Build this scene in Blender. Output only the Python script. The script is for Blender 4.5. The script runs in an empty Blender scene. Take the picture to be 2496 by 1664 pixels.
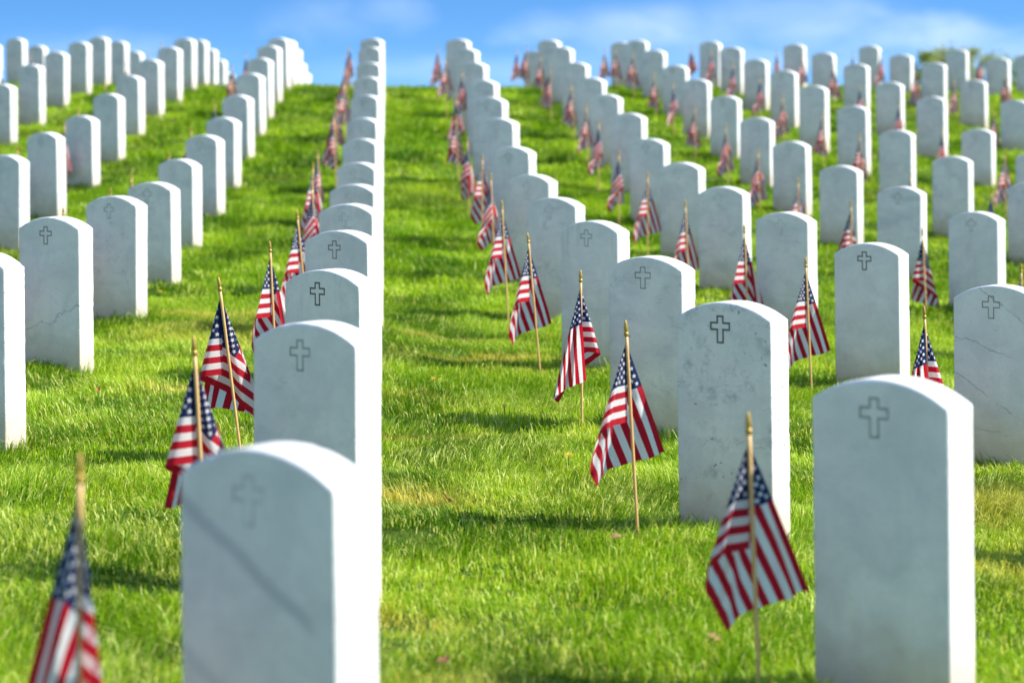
import bpy, bmesh, math, random
import numpy as np
from mathutils import Vector, Matrix

random.seed(7)
RNG = np.random.default_rng(11)
R = math.radians
SC = bpy.context.scene
COL = SC.collection
ZUP = 1.25                       # camera height; the survey table below is relative to the lens

# line, place in line, x, y, facing (deg), z of the top, flag (tip x, tip z, foot x)
STONES = [
    ('A', 1, -3.571, 16.952, 35.0, -0.426, None),
    ('A', 2, -3.708, 19.109, 35.0, -0.301, (-3.904, -0.401, None)),
    ('A', 3, -3.808, 21.267, 35.0, -0.188, (-3.928, -0.227, None)),
    ('A', 4, -3.934, 23.425, 35.0, 0.007, (-4.189, -0.123, None)),
    ('A', 5, -4.067, 25.583, 35.0, 0.2, None),
    ('A', 6, -4.172, 27.74, 35.0, 0.4, None),
    ('A', 7, -4.259, 29.898, 35.0, 0.584, None),
    ('A', 8, -4.361, 32.056, 35.0, 0.742, None),
    ('A', 9, -4.473, 34.214, 35.0, 0.771, None),
    ('A', 10, -4.602, 36.371, 35.0, 0.688, None),
    ('A', 11, -4.718, 38.529, 35.0, 0.56, None),
    ('A', 12, -4.845, 40.687, 35.0, 0.367, None),
    ('B', 1, -1.872, 8.387, 35.0, None, None),
    ('B', 2, -2.015, 10.545, 28.0, -0.535, None),
    ('B', 3, -2.107, 12.702, 28.0, -0.535, (-2.347, -0.586, None)),
    ('B', 4, -2.224, 14.86, 28.0, -0.541, None),
    ('B', 5, -2.366, 17.018, 35.0, -0.456, (-2.672, -0.544, None)),
    ('B', 6, -2.462, 19.176, 35.0, -0.323, (-2.713, -0.454, None)),
    ('B', 7, -2.576, 21.333, 35.0, -0.203, (-2.828, -0.282, None)),
    ('B', 8, -2.685, 23.491, 35.0, -0.007, (-2.884, -0.06, None)),
    ('B', 9, -2.794, 25.649, 35.0, 0.223, (-2.989, 0.143, None)),
    ('B', 10, -2.924, 27.807, 35.0, 0.418, None),
    ('B', 11, -3.028, 29.964, 35.0, 0.603, None),
    ('B', 12, -3.12, 32.122, 35.0, 0.749, None),
    ('B', 13, -3.226, 34.28, 35.0, 0.772, None),
    ('B', 14, -3.341, 36.438, 35.0, 0.69, None),
    ('B', 15, -3.458, 38.595, 35.0, 0.51, None),
    ('B', 16, -3.565, 40.753, 35.0, 0.367, None),
    ('C', 1, -0.39, 3.73, 37.8, -0.547, (-0.661, -0.545, -0.653)),
    ('C', 2, -0.506, 5.887, 36.0, -0.557, (-0.768, -0.582, -0.732)),
    ('C', 3, -0.628, 8.045, 37.0, -0.584, (-0.969, -0.601, -0.889)),
    ('C', 4, -0.737, 10.203, 32.5, -0.576, (-1.018, -0.615, -0.987)),
    ('C', 5, -0.847, 12.361, 30.2, -0.561, (-1.097, -0.587, -1.034)),
    ('C', 6, -0.962, 14.518, 33.0, -0.541, (-1.198, -0.52, None)),
    ('C', 7, -1.081, 16.676, 35.0, -0.471, None),
    ('C', 8, -1.189, 18.834, 35.0, -0.346, (-1.511, -0.427, None)),
    ('C', 9, -1.302, 20.992, 35.0, -0.205, (-1.546, -0.181, None)),
    ('C', 10, -1.418, 23.149, 35.0, -0.007, None),
    ('C', 11, -1.524, 25.307, 35.0, 0.182, None),
    ('C', 12, -1.638, 27.465, 35.0, 0.363, None),
    ('C', 13, -1.746, 29.623, 35.0, 0.579, (-2.017, 0.537, None)),
    ('C', 14, -1.86, 31.78, 35.0, 0.735, None),
    ('D', 1, 0.76, 4.979, 41.5, -0.586, (0.483, -0.648, 0.504)),
    ('D', 2, 0.625, 7.093, 38.2, -0.61, (0.33, -0.655, 0.367)),
    ('D', 3, 0.512, 9.207, 35.5, -0.618, (0.26, -0.664, 0.266)),
    ('D', 4, 0.364, 11.321, 38.0, -0.593, (0.073, -0.645, 0.132)),
    ('D', 5, 0.221, 13.435, 35.2, -0.574, (-0.057, -0.586, -0.02)),
    ('D', 6, 0.109, 15.549, 37.0, -0.516, (-0.137, -0.494, None)),
    ('D', 7, -0.007, 17.663, 35.0, -0.383, (-0.215, -0.433, None)),
    ('D', 8, -0.122, 19.777, 35.0, -0.196, None),
    ('D', 9, -0.22, 21.891, 35.0, -0.024, (-0.508, -0.182, None)),
    ('D', 10, -0.311, 24.049, 35.0, 0.144, (-0.554, -0.008, None)),
    ('D', 11, -0.437, 26.207, 35.0, 0.346, (-0.537, 0.275, None)),
    ('D', 12, -0.556, 28.364, 35.0, 0.537, (-0.774, 0.466, None)),
    ('D', 13, -0.697, 30.522, 35.0, 0.697, (-0.931, 0.61, None)),
    ('E', 0, 1.818, 6.664, 35.0, None, None),
    ('E', 1, 1.766, 8.822, 35.0, -0.698, (1.493, -0.765, None)),
    ('E', 2, 1.615, 10.979, 36.5, -0.676, (1.328, -0.734, 1.354)),
    ('E', 3, 1.471, 13.137, 37.5, -0.641, (1.259, -0.702, None)),
    ('E', 4, 1.327, 15.295, 35.8, -0.585, (1.092, -0.665, None)),
    ('E', 5, 1.211, 17.453, 35.0, -0.492, (0.977, -0.555, 0.977)),
    ('E', 6, 1.098, 19.61, 35.0, -0.36, (0.866, -0.448, None)),
    ('E', 7, 1.032, 21.768, 35.0, -0.168, (0.781, -0.221, None)),
    ('E', 8, 0.915, 23.926, 35.0, -0.0, (0.737, -0.085, None)),
    ('E', 9, 0.836, 26.084, 35.0, 0.18, (0.641, 0.124, None)),
    ('E', 10, 0.728, 28.241, 35.0, 0.373, (0.45, 0.321, None)),
    ('E', 11, 0.603, 30.399, 35.0, 0.594, None),
    ('E', 12, 0.486, 32.557, 35.0, 0.734, None),
    ('E', 13, 0.311, 34.715, 35.0, 0.619, None),
    ('F', 0, 2.88, 12.304, 35.0, None, (2.583, -0.855, None)),
    ('F', 1, 2.761, 14.462, 39.0, -0.703, (2.443, -0.79, 2.47)),
    ('F', 2, 2.66, 16.62, 35.0, -0.635, (2.323, -0.723, None)),
    ('F', 3, 2.539, 18.778, 35.0, -0.554, (2.215, -0.645, None)),
    ('F', 4, 2.407, 20.935, 35.0, -0.406, (2.123, -0.464, None)),
    ('F', 5, 2.323, 23.093, 35.0, -0.22, (2.041, -0.278, None)),
    ('F', 6, 2.214, 25.251, 35.0, -0.015, (1.907, -0.107, None)),
    ('F', 7, 2.08, 27.409, 35.0, 0.173, (1.829, 0.149, None)),
    ('F', 8, 1.987, 29.566, 35.0, 0.357, (1.738, 0.275, None)),
    ('F', 9, 1.851, 31.724, 35.0, 0.582, None),
    ('F', 10, 1.739, 33.882, 35.0, 0.76, None),
    ('F', 11, 1.616, 36.04, 35.0, 0.777, None),
    ('G', 0, 3.875, 18.139, 35.0, -0.66, (3.591, -0.694, None)),
    ('G', 1, 3.684, 20.296, 35.0, -0.519, (3.339, -0.646, None)),
    ('G', 2, 3.561, 22.454, 35.0, -0.331, (3.224, -0.35, None)),
    ('G', 3, 3.464, 24.612, 35.0, -0.116, (3.151, -0.175, None)),
    ('G', 4, 3.327, 26.77, 35.0, 0.096, (2.993, 0.0, None)),
    ('G', 5, 3.243, 28.927, 35.0, 0.287, None),
    ('G', 6, 3.124, 31.085, 35.0, 0.452, None),
    ('G', 7, 3.008, 33.243, 35.0, 0.649, None),
    ('G', 8, 2.887, 35.401, 35.0, 0.776, None),
    ('H', -1, 4.796, 22.27, 35.0, -0.536, None),
    ('H', 0, 4.695, 24.428, 35.0, -0.35, (4.335, -0.323, None)),
    ('H', 1, 4.603, 26.586, 35.0, -0.024, (4.246, -0.063, None)),
    ('H', 2, 4.48, 28.743, 35.0, 0.147, (4.129, 0.136, None)),
    ('H', 3, 4.388, 30.901, 35.0, 0.39, None),
    ('H', 4, 4.246, 33.059, 35.0, 0.572, None),
    ('H', 5, 4.103, 35.217, 35.0, 0.73, None),
    ('I', 1, 5.76, 27.733, 35.0, -0.067, (5.529, -0.216, None)),
    ('I', 2, 5.697, 29.89, 35.0, 0.18, None),
    ('I', 3, 5.577, 32.048, 35.0, 0.424, (5.332, 0.31, None)),
    ('I', 4, 5.491, 34.206, 35.0, 0.565, None),
    ('I', 5, 5.367, 36.364, 35.0, 0.732, None),
    ('J', 0, 6.81, 31.4, 35.0, None, (6.4, 0.207, None)),
    ('J', 1, 6.729, 33.533, 35.0, 0.504, None),
    ('J', 2, 6.557, 35.691, 35.0, 0.665, None),
    ('K', 1, 7.418, 34.8, 35.0, 0.573, None),
    ('Y', 1, -6.899, 31.881, 35.0, 0.671, None),
    ('Y', 2, -7.005, 34.039, 35.0, 0.788, None),
    ('Y', 3, -7.126, 36.197, 35.0, 0.729, None),
    ('Z', 1, -5.273, 24.871, 35.0, 0.105, None),
    ('Z', 2, -5.396, 27.028, 35.0, 0.333, None),
    ('Z', 3, -5.527, 29.186, 35.0, 0.512, None),
    ('Z', 4, -5.632, 31.344, 35.0, 0.678, None),
    ('Z', 5, -5.745, 33.502, 35.0, 0.795, None),
    ('Z', 6, -5.829, 35.659, 35.0, 0.782, None),
    ('Z', 7, -5.933, 37.817, 35.0, 0.67, None),
]
# light and air
SKY_LIFT, SKY_SLOPE = .25, 5.0
SKY_SAT, SKY_VAL, SKY_STR = 1.27, .92, .132
CLOUD_AMT, CLOUD_COL = .52, (3.3, 4.0, 4.75)
SUN_E, EXPO = 4.3, 1.13

STONES = [(k, i, x, y, yaw, None if z is None else z + ZUP, f) for (k, i, x, y, yaw, z, f) in STONES]

# ------------------------------------------------------------------ helpers
def tag(o, label=None, cat=None, group=None, kind=None):
    if label: o['label'] = label
    if cat: o['category'] = cat
    if group: o['group'] = group
    if kind: o['kind'] = kind
    return o

def link(name, mesh, mat=None, parent=None):
    o = bpy.data.objects.new(name, mesh)
    COL.objects.link(o)
    if mat is not None and not mesh.materials: mesh.materials.append(mat)
    if parent is not None: o.parent = parent
    return o

def mesh_from(name, verts, faces, smooth=False, mat=None):
    m = bpy.data.meshes.new(name)
    m.from_pydata([tuple(v) for v in verts], [], faces)
    if smooth:
        m.polygons.foreach_set('use_smooth', [True] * len(m.polygons))
    if mat: m.materials.append(mat)
    m.update()
    return m

def vnoise(x, y, seed=0):
    """smooth value noise in 0..1"""
    xi = np.floor(x).astype(np.int64); yi = np.floor(y).astype(np.int64)
    fx = x - xi; fy = y - yi
    fx = fx * fx * (3 - 2 * fx); fy = fy * fy * (3 - 2 * fy)
    def h(a, b):
        n = (a * 374761393 + b * 668265263 + seed * 1442695041) & 0x7fffffff
        n = ((n ^ (n >> 13)) * 1274126177) & 0x7fffffff
        n = n ^ (n >> 16)
        return (n % 100003) / 100003.0
    return (h(xi, yi) * (1 - fx) + h(xi + 1, yi) * fx) * (1 - fy) + (h(xi, yi + 1) * (1 - fx) + h(xi + 1, yi + 1) * fx) * fy

def fbm(x, y, seed=0, octs=3):
    s = 0; a = .5; t = 0
    for k in range(octs):
        s = s + a * vnoise(x, y, seed + 17 * k); t += a
        x = x * 2.03 + 5.1; y = y * 2.03 + 1.7; a *= .5
    return s / t

# ------------------------------------------------------------------ node helper
class NT:
    def __init__(self, tree): self.t = tree; self.n = tree.nodes; self.l = tree.links
    def node(self, typ, **kw):
        n = self.n.new(typ)
        for k, v in kw.items():
            if k == 'ins':
                for s, val in v.items(): self.put(n.inputs[s], val)
            else: setattr(n, k, v)
        return n
    def put(self, sock, val):
        if isinstance(val, bpy.types.NodeSocket): self.l.new(val, sock)
        else:
            try: sock.default_value = val
            except Exception:
                sock.default_value = tuple(val) + (1.0,)
    def m(self, op, a, b=None, c=None, clamp=False):
        n = self.n.new('ShaderNodeMath'); n.operation = op; n.use_clamp = clamp
        for k, v in enumerate((a, b, c)):
            if v is not None: self.put(n.inputs[k], v)
        return n.outputs[0]
    def mix(self, f, a, b, blend='MIX'):
        n = self.n.new('ShaderNodeMix'); n.data_type = 'RGBA'; n.blend_type = blend
        self.put(n.inputs[0], f); self.put(n.inputs[6], a); self.put(n.inputs[7], b)
        return n.outputs[2]
    def ramp(self, f, lo, hi):
        """smooth 0..1 between lo and hi"""
        n = self.n.new('ShaderNodeMapRange'); n.interpolation_type = 'SMOOTHSTEP'
        self.put(n.inputs['Value'], f); n.inputs['From Min'].default_value = lo; n.inputs['From Max'].default_value = hi
        return n.outputs['Result']
    def noise(self, vec, scale, detail=3, rough=.5, dist=0.0):
        n = self.n.new('ShaderNodeTexNoise')
        self.put(n.inputs['Vector'], vec); n.inputs['Scale'].default_value = scale
        n.inputs['Detail'].default_value = detail; n.inputs['Roughness'].default_value = rough
        n.inputs['Distortion'].default_value = dist
        return n.outputs[0]

def new_mat(name):
    m = bpy.data.materials.new(name); m.use_nodes = True
    nt = NT(m.node_tree)
    return m, nt, m.node_tree.nodes['Principled BSDF']

def c4(r, g, b): return (r, g, b, 1.0)

# ------------------------------------------------------------------ materials
def marble(name, special=None):
    m, t, b = new_mat(name)
    tc = t.node('ShaderNodeTexCoord'); oi = t.node('ShaderNodeObjectInfo')
    obj = tc.outputs['Object']
    rnd = oi.outputs['Random']
    off = t.node('ShaderNodeCombineXYZ', ins={0: t.m('MULTIPLY', rnd, 37.0), 1: t.m('MULTIPLY', rnd, 91.0), 2: t.m('MULTIPLY', rnd, 63.0)})
    vec = t.node('ShaderNodeVectorMath', operation='ADD', ins={0: obj, 1: off.outputs[0]}).outputs[0]
    colr = t.node('ShaderNodeSeparateColor', ins={0: oi.outputs['Color']})
    spk, vei, stn = colr.outputs[0], colr.outputs[1], colr.outputs[2]
    sep = t.node('ShaderNodeSeparateXYZ', ins={0: obj})
    # soft clouding of the stone
    cl = t.ramp(t.noise(vec, 7.0, 5, .6, .6), .3, .75)
    base = t.mix(cl, c4(.76, .755, .735), c4(.62, .625, .62))
    fine = t.noise(vec, 55.0, 4, .65)
    base = t.mix(t.m('MULTIPLY', t.ramp(fine, .45, .8), .22), base, c4(.52, .53, .535))
    # slanting grey veins
    mp = t.node('ShaderNodeMapping', ins={0: vec}); mp.inputs['Rotation'].default_value = (0, R(38), 0)
    mp.inputs['Scale'].default_value = (1, 1, 3.2)
    v1 = t.noise(mp.outputs[0], 4.2, 5, .62, 1.2)
    line = t.m('SUBTRACT', 1.0, t.ramp(t.m('ABSOLUTE', t.m('SUBTRACT', v1, .5)), .0, .016))
    brk = t.ramp(t.noise(vec, 11.0, 2), .45, .62)
    line = t.m('MULTIPLY', t.m('MULTIPLY', line, brk), vei)
    base = t.mix(t.m('MULTIPLY', line, .75), base, c4(.30, .31, .34))
    wide = t.m('MULTIPLY', t.ramp(t.noise(mp.outputs[0], 3.4, 4, .55, .7), .52, .72), t.m('MULTIPLY', vei, .62))
    base = t.mix(wide, base, c4(.46, .48, .52))
    # dark specks and pits
    vo = t.node('ShaderNodeTexVoronoi', ins={'Vector': t.node('ShaderNodeVectorMath', operation='ADD', ins={0: vec, 1: t.node('ShaderNodeVectorMath', operation='SCALE', ins={0: t.node('ShaderNodeTexNoise', ins={'Vector': vec, 'Scale': 60.0}).outputs['Color'], 3: .022}).outputs[0]}).outputs[0], 'Scale': 34.0})
    keep = t.ramp(t.noise(vec, 6.0, 3, .6), .42, .66)
    dots = t.m('MULTIPLY', t.m('SUBTRACT', 1.0, t.ramp(vo.outputs['Distance'], .07, .2)), keep)
    sel = t.node('ShaderNodeSeparateColor', ins={0: vo.outputs['Color']}).outputs[0]
    dots = t.m('MULTIPLY', t.m('MULTIPLY', dots, t.m('GREATER_THAN', sel, .55)), t.m('MULTIPLY', spk, 1.5), clamp=True)
    base = t.mix(t.m('MULTIPLY', dots, .8), base, c4(.13, .14, .15))
    smear = t.m('MULTIPLY', t.ramp(t.noise(vec, 15.0, 5, .72), .52, .74), t.m('MULTIPLY', spk, .55))
    base = t.mix(smear, base, c4(.34, .36, .38))
    # rain streaks, run down the face
    mps = t.node('ShaderNodeMapping', ins={0: vec}); mps.inputs['Scale'].default_value = (1, 1, .09)
    st = t.ramp(t.noise(mps.outputs[0], 24.0, 3, .6), .52, .72)
    base = t.mix(t.m('MULTIPLY', st, t.m('MULTIPLY', stn, .33)), base, c4(.45, .46, .47))
    # soil splash just above the turf
    splash = t.m('ADD', sep.outputs[2], t.m('MULTIPLY', t.m('SUBTRACT', t.noise(vec, 18.0, 4, .6), .5), .16))
    splash = t.m('SUBTRACT', 1.0, t.ramp(splash, .03, .24))
    base = t.mix(t.m('MULTIPLY', splash, .7), base, c4(.47, .385, .26))
    lich = t.m('MULTIPLY', t.ramp(t.noise(vec, 9.0, 5, .7), .62, .72), t.m('MULTIPLY', stn, .28))
    base = t.mix(lich, base, c4(.55, .52, .40))
    if special == 'band':        # one broad grey vein running down across the face
        u = t.m('ADD', t.m('MULTIPLY', sep.outputs[0], .60), sep.outputs[2])
        u = t.m('ADD', u, t.m('MULTIPLY', t.m('SUBTRACT', t.noise(vec, 9.0, 3), .5), .025))
        d = t.m('ABSOLUTE', t.m('SUBTRACT', u, .492))
        w = t.m('MULTIPLY', t.m('SUBTRACT', 1.0, t.ramp(d, .002, .025)), t.ramp(t.noise(vec, 7.0, 2), .22, .5))
        w = t.m('MULTIPLY', w, t.m('SUBTRACT', 1.0, t.ramp(sep.outputs[0], .10, .14)))
        base = t.mix(t.m('MULTIPLY', w, .5), base, c4(.31, .33, .37))
        d2 = t.m('ABSOLUTE', t.m('SUBTRACT', u, .26))
        w2 = t.m('MULTIPLY', t.m('SUBTRACT', 1.0, t.ramp(d2, .002, .022)), .3)
        base = t.mix(w2, base, c4(.42, .44, .47))
    if special == 'cracks':      # fine black veins slanting down to one side
        for c0, k, s in ((.60, .72, 1.0), (.415, .30, .9), (.23, .62, .8), (.12, .10, .6)):
            u = t.m('ADD', t.m('MULTIPLY', sep.outputs[0], k), sep.outputs[2])
            u = t.m('ADD', u, t.m('MULTIPLY', t.m('SUBTRACT', t.noise(vec, 16.0, 4, .6), .5), .045))
            d = t.m('ABSOLUTE', t.m('SUBTRACT', u, c0))
            w = t.m('MULTIPLY', t.m('SUBTRACT', 1.0, t.ramp(d, .0005, .0042)), t.ramp(t.noise(vec, 13.0 + c0, 3), .40, .56))
            base = t.mix(t.m('MULTIPLY', w, s * .5), base, c4(.16, .165, .18))
    if special == 'low_vein':    # one thin bluish vein wandering across low on the face
        u = t.m('SUBTRACT', sep.outputs[2], t.m('MULTIPLY', sep.outputs[0], .34))
        u = t.m('ADD', u, t.m('MULTIPLY', t.m('SUBTRACT', t.noise(vec, 9.0, 4, .6), .5), .14))
        d = t.m('ABSOLUTE', t.m('SUBTRACT', u, .235))
        w = t.m('MULTIPLY', t.m('SUBTRACT', 1.0, t.ramp(d, .0008, .006)), t.ramp(t.noise(vec, 12.0, 3), .36, .5))
        base = t.mix(t.m('MULTIPLY', w, .5), base, c4(.27, .29, .38))
    if special == 'worn_words':  # rows of weathered, no longer legible lettering
        row = t.m('FRACT', t.m('DIVIDE', sep.outputs[2], .062))
        inrow = t.m('MULTIPLY', t.ramp(row, .16, .24), t.m('SUBTRACT', 1.0, t.ramp(row, .66, .74)))
        mpw = t.node('ShaderNodeMapping', ins={0: vec}); mpw.inputs['Scale'].default_value = (1, 1, .55)
        s1 = t.noise(mpw.outputs[0], 62.0, 2, .5, .6)
        let = t.m('SUBTRACT', 1.0, t.ramp(t.m('ABSOLUTE', t.m('SUBTRACT', s1, .5)), .008, .045))
        span = t.m('MULTIPLY', t.m('SUBTRACT', 1.0, t.ramp(t.m('ABSOLUTE', sep.outputs[0]), .115, .125)), t.m('MULTIPLY', t.ramp(sep.outputs[2], .16, .2), t.m('SUBTRACT', 1.0, t.ramp(sep.outputs[2], .53, .55))))
        w = t.m('MULTIPLY', t.m('MULTIPLY', let, inrow), t.m('MULTIPLY', span, t.ramp(t.noise(vec, 13.0, 2), .35, .6)))
        base = t.mix(t.m('MULTIPLY', w, .5), base, c4(.33, .36, .38))
    t.put(b.inputs['Base Color'], base)
    b.inputs['Roughness'].default_value = .62
    b.inputs['Specular IOR Level'].default_value = .3
    hgt = t.m('ADD', t.m('MULTIPLY', fine, .6), t.m('MULTIPLY', t.noise(vec, 160.0, 2), .4))
    hgt = t.m('SUBTRACT', hgt, t.m('MULTIPLY', dots, .6))
    bp = t.node('ShaderNodeBump', ins={'Height': hgt}); bp.inputs['Strength'].default_value = .35; bp.inputs['Distance'].default_value = .005
    t.put(b.inputs['Normal'], bp.outputs[0])
    return m

M_STONE = marble('marble')
M_SPECIAL = {k: marble('marble_' + k, k) for k in ('band', 'cracks', 'low_vein', 'worn_words')}

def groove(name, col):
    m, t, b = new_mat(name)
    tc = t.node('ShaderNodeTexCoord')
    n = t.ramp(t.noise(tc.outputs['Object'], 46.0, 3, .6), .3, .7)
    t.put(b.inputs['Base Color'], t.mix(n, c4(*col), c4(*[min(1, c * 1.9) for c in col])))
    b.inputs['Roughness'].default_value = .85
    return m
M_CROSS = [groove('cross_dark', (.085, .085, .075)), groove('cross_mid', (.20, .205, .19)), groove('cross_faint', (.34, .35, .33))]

def flag_mat(L, H):
    m, t, b = new_mat('flag_cloth')
    uv = t.node('ShaderNodeUVMap'); uv.uv_map = 'UVMap'
    s = t.node('ShaderNodeSeparateXYZ', ins={0: uv.outputs[0]})
    u, v = s.outputs[0], s.outputs[1]                 # u along the fly, v down the hoist, 0..1
    k = t.m('FLOOR', t.m('MULTIPLY', v, 13.0))
    red = t.m('COMPARE', t.m('MODULO', k, 2.0), 0.0, .1)
    col = t.mix(red, c4(.90, .89, .88), c4(.56, .010, .030))
    cant = t.m('MULTIPLY', t.m('LESS_THAN', u, .4), t.m('LESS_THAN', v, 7 / 13))
    col = t.mix(cant, col, c4(.014, .028, .12))
    a = t.m('MULTIPLY', u, 12 / .4); bb = t.m('MULTIPLY', v, 10 * 13 / 7)
    ka, kb = t.m('ROUND', a), t.m('ROUND', bb)
    par = t.m('COMPARE', t.m('MODULO', t.m('ADD', ka, kb), 2.0), 0.0, .1)
    rng = t.m('MULTIPLY', t.m('MULTIPLY', t.m('GREATER_THAN', ka, .5), t.m('LESS_THAN', ka, 11.5)), t.m('MULTIPLY', t.m('GREATER_THAN', kb, .5), t.m('LESS_THAN', kb, 9.5)))
    dx = t.m('MULTIPLY', t.m('SUBTRACT', a, ka), L * .4 / 12)
    dy = t.m('MULTIPLY', t.m('SUBTRACT', kb, bb), H * 7 / 13 / 10)
    r = t.m('SQRT', t.m('ADD', t.m('MULTIPLY', dx, dx), t.m('MULTIPLY', dy, dy)))
    ang = t.m('ABSOLUTE', t.m('SUBTRACT', t.m('MODULO', t.m('ADD', t.m('ARCTAN2', dx, dy), 2 * math.pi + math.pi / 5), 2 * math.pi / 5), math.pi / 5))
    Rs = .034 * H
    den = t.m('ADD', t.m('MULTIPLY', t.m('SINE', t.m('SUBTRACT', math.pi / 5, ang)), .42), t.m('SINE', ang))
    star = t.m('LESS_THAN', r, t.m('DIVIDE', Rs * .42 * math.sin(math.pi / 5), den))
    col = t.mix(t.m('MULTIPLY', t.m('MULTIPLY', star, par), t.m('MULTIPLY', rng, cant)), col, c4(.84, .84, .84))
    weave = t.node('ShaderNodeTexNoise', ins={'Vector': uv.outputs[0], 'Scale': 9.0, 'Detail': 4.0})
    t.put(b.inputs['Base Color'], col); b.inputs['Roughness'].default_value = .7
    b.inputs['Specular IOR Level'].default_value = .25
    b.inputs['Sheen Weight'].default_value = .1
    bp = t.node('ShaderNodeBump', ins={'Height': weave.outputs[0]}); bp.inputs['Strength'].default_value = .35; bp.inputs['Distance'].default_value = .01
    t.put(b.inputs['Normal'], bp.outputs[0])
    tr = t.node('ShaderNodeBsdfTranslucent', ins={'Color': col})
    mx = t.node('ShaderNodeMixShader', ins={0: .60, 1: b.outputs[0], 2: tr.outputs[0]})
    out = [n for n in t.n if n.type == 'OUTPUT_MATERIAL'][0]
    t.l.new(mx.outputs[0], out.inputs['Surface'])
    return m
FL, FH = .382, .255
M_FLAG = flag_mat(FL, FH)

def wood():
    m, t, b = new_mat('stick_wood')
    tc = t.node('ShaderNodeTexCoord'); oi = t.node('ShaderNodeObjectInfo')
    mp = t.node('ShaderNodeMapping', ins={0: tc.outputs['Object']}); mp.inputs['Scale'].default_value = (60, 60, 2.5)
    n = t.ramp(t.noise(mp.outputs[0], 3.0, 4, .6), .3, .75)
    t.put(b.inputs['Base Color'], t.mix(n, c4(.64, .41, .17), c4(.52, .30, .11)))
    b.inputs['Roughness'].default_value = .5
    return m
M_WOOD = wood()
def gilt():
    m, t, b = new_mat('finial_gold_paint')
    tc = t.node('ShaderNodeTexCoord')
    n = t.ramp(t.noise(tc.outputs['Object'], 220.0, 3, .6), .35, .7)
    t.put(b.inputs['Base Color'], t.mix(n, c4(.42, .28, .055), c4(.33, .21, .04)))
    b.inputs['Metallic'].default_value = .45; b.inputs['Roughness'].default_value = .38
    return m
M_GOLD = gilt()

def grass_mat():
    m, t, b = new_mat('grass_blades')
    at = t.node('ShaderNodeAttribute'); at.attribute_name = 'tint'
    col = at.outputs['Color']
    t.put(b.inputs['Base Color'], col); b.inputs['Roughness'].default_value = .5
    b.inputs['Specular IOR Level'].default_value = .14
    warm = t.mix(1.0, col, c4(1.75, 1.6, .7), 'MULTIPLY')
    tr = t.node('ShaderNodeBsdfTranslucent', ins={'Color': warm})
    mx = t.node('ShaderNodeMixShader', ins={0: .31, 1: b.outputs[0], 2: tr.outputs[0]})
    out = [n for n in t.n if n.type == 'OUTPUT_MATERIAL'][0]
    t.l.new(mx.outputs[0], out.inputs['Surface'])
    return m
M_GRASS = grass_mat()

def soil():
    m, t, b = new_mat('turf_base')
    tc = t.node('ShaderNodeTexCoord')
    n = t.ramp(t.noise(tc.outputs['Object'], 3.0, 6, .7), .3, .7)
    n2 = t.ramp(t.noise(tc.outputs['Object'], 40.0, 4, .7), .3, .7)
    c = t.mix(n, c4(.060, .115, .012), c4(.085, .14, .016))
    c = t.mix(t.m('MULTIPLY', n2, .5), c, c4(.04, .06, .012))
    t.put(b.inputs['Base Color'], c); b.inputs['Roughness'].default_value = .95
    b.inputs['Specular IOR Level'].default_value = .1
    return m
M_SOIL = soil()

def plain(name, col, rough=.7, trans=0, var=.35, scale=30.0):
    m, t, b = new_mat(name)
    tc = t.node('ShaderNodeTexCoord')
    n = t.ramp(t.noise(tc.outputs['Object'], scale, 3, .6), .3, .7)
    c = t.mix(n, c4(*col), c4(*[k * (1 - var) for k in col]))
    t.put(b.inputs['Base Color'], c); b.inputs['Roughness'].default_value = rough
    if trans:
        tr = t.node('ShaderNodeBsdfTranslucent', ins={'Color': c})
        mx = t.node('ShaderNodeMixShader', ins={0: trans, 1: b.outputs[0], 2: tr.outputs[0]})
        out = [x for x in t.n if x.type == 'OUTPUT_MATERIAL'][0]
        t.l.new(mx.outputs[0], out.inputs['Surface'])
    return m

# ------------------------------------------------------------------ the hill
GP = np.array([(x, y, z - .665 - .012) for (k, i, x, y, yaw, z, f) in STONES if z is not None])
ext = []
for x in (-14, -10, -7, -4, -1, 2, 5, 8, 12, 16):
    ext += [(x + dx, 33, .135) for dx in (-1, 0, 1)]
    ext += [(x, 44, -.75), (x, 50, -1.5), (x, 58, -2.6)]
    z = -1.2 - .04 * max(0, min(x, 3))
    ext += [(x, 0, z), (x, -4, z - .1)]
    if abs(x) > 6:
        ext += [(x, 36, .08), (x, 31, 0.0 if x < 0 else -.15), (x, 25, -.5 if x < 0 else -.75), (x, 18, -1.05 if x < 0 else -1.25), (x, 8, -1.2)]
EXT = np.array(ext) + np.array([0, 0, ZUP - .012])
GP = np.vstack([GP, EXT])
GW = np.r_[np.ones(len(GP) - len(EXT)), np.ones(len(EXT)) * .5]

def lwr(x, y):
    out = np.empty(len(x))
    for s in range(0, len(x), 4000):
        xx = x[s:s + 4000, None]; yy = y[s:s + 4000, None]
        ax = GP[None, :, 0] - xx; ay = GP[None, :, 1] - yy
        dx = ax / 2.2; dy = ay / 1.7
        w = GW * (np.exp(-.5 * (dx * dx + dy * dy)) + 1e-7 / (1 + dx * dx + dy * dy) ** 2)
        A = np.stack([np.ones_like(ax), ax, ay], -1)
        M = np.einsum('nki,nk,nkj->nij', A, w, A)
        M[:, 1, 1] += 1e-3 * w.sum(1); M[:, 2, 2] += 1e-3 * w.sum(1)
        B = np.einsum('nki,nk,k->ni', A, w, GP[:, 2])
        out[s:s + 4000] = np.linalg.solve(M, B[..., None])[:, 0, 0]
    return out

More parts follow.
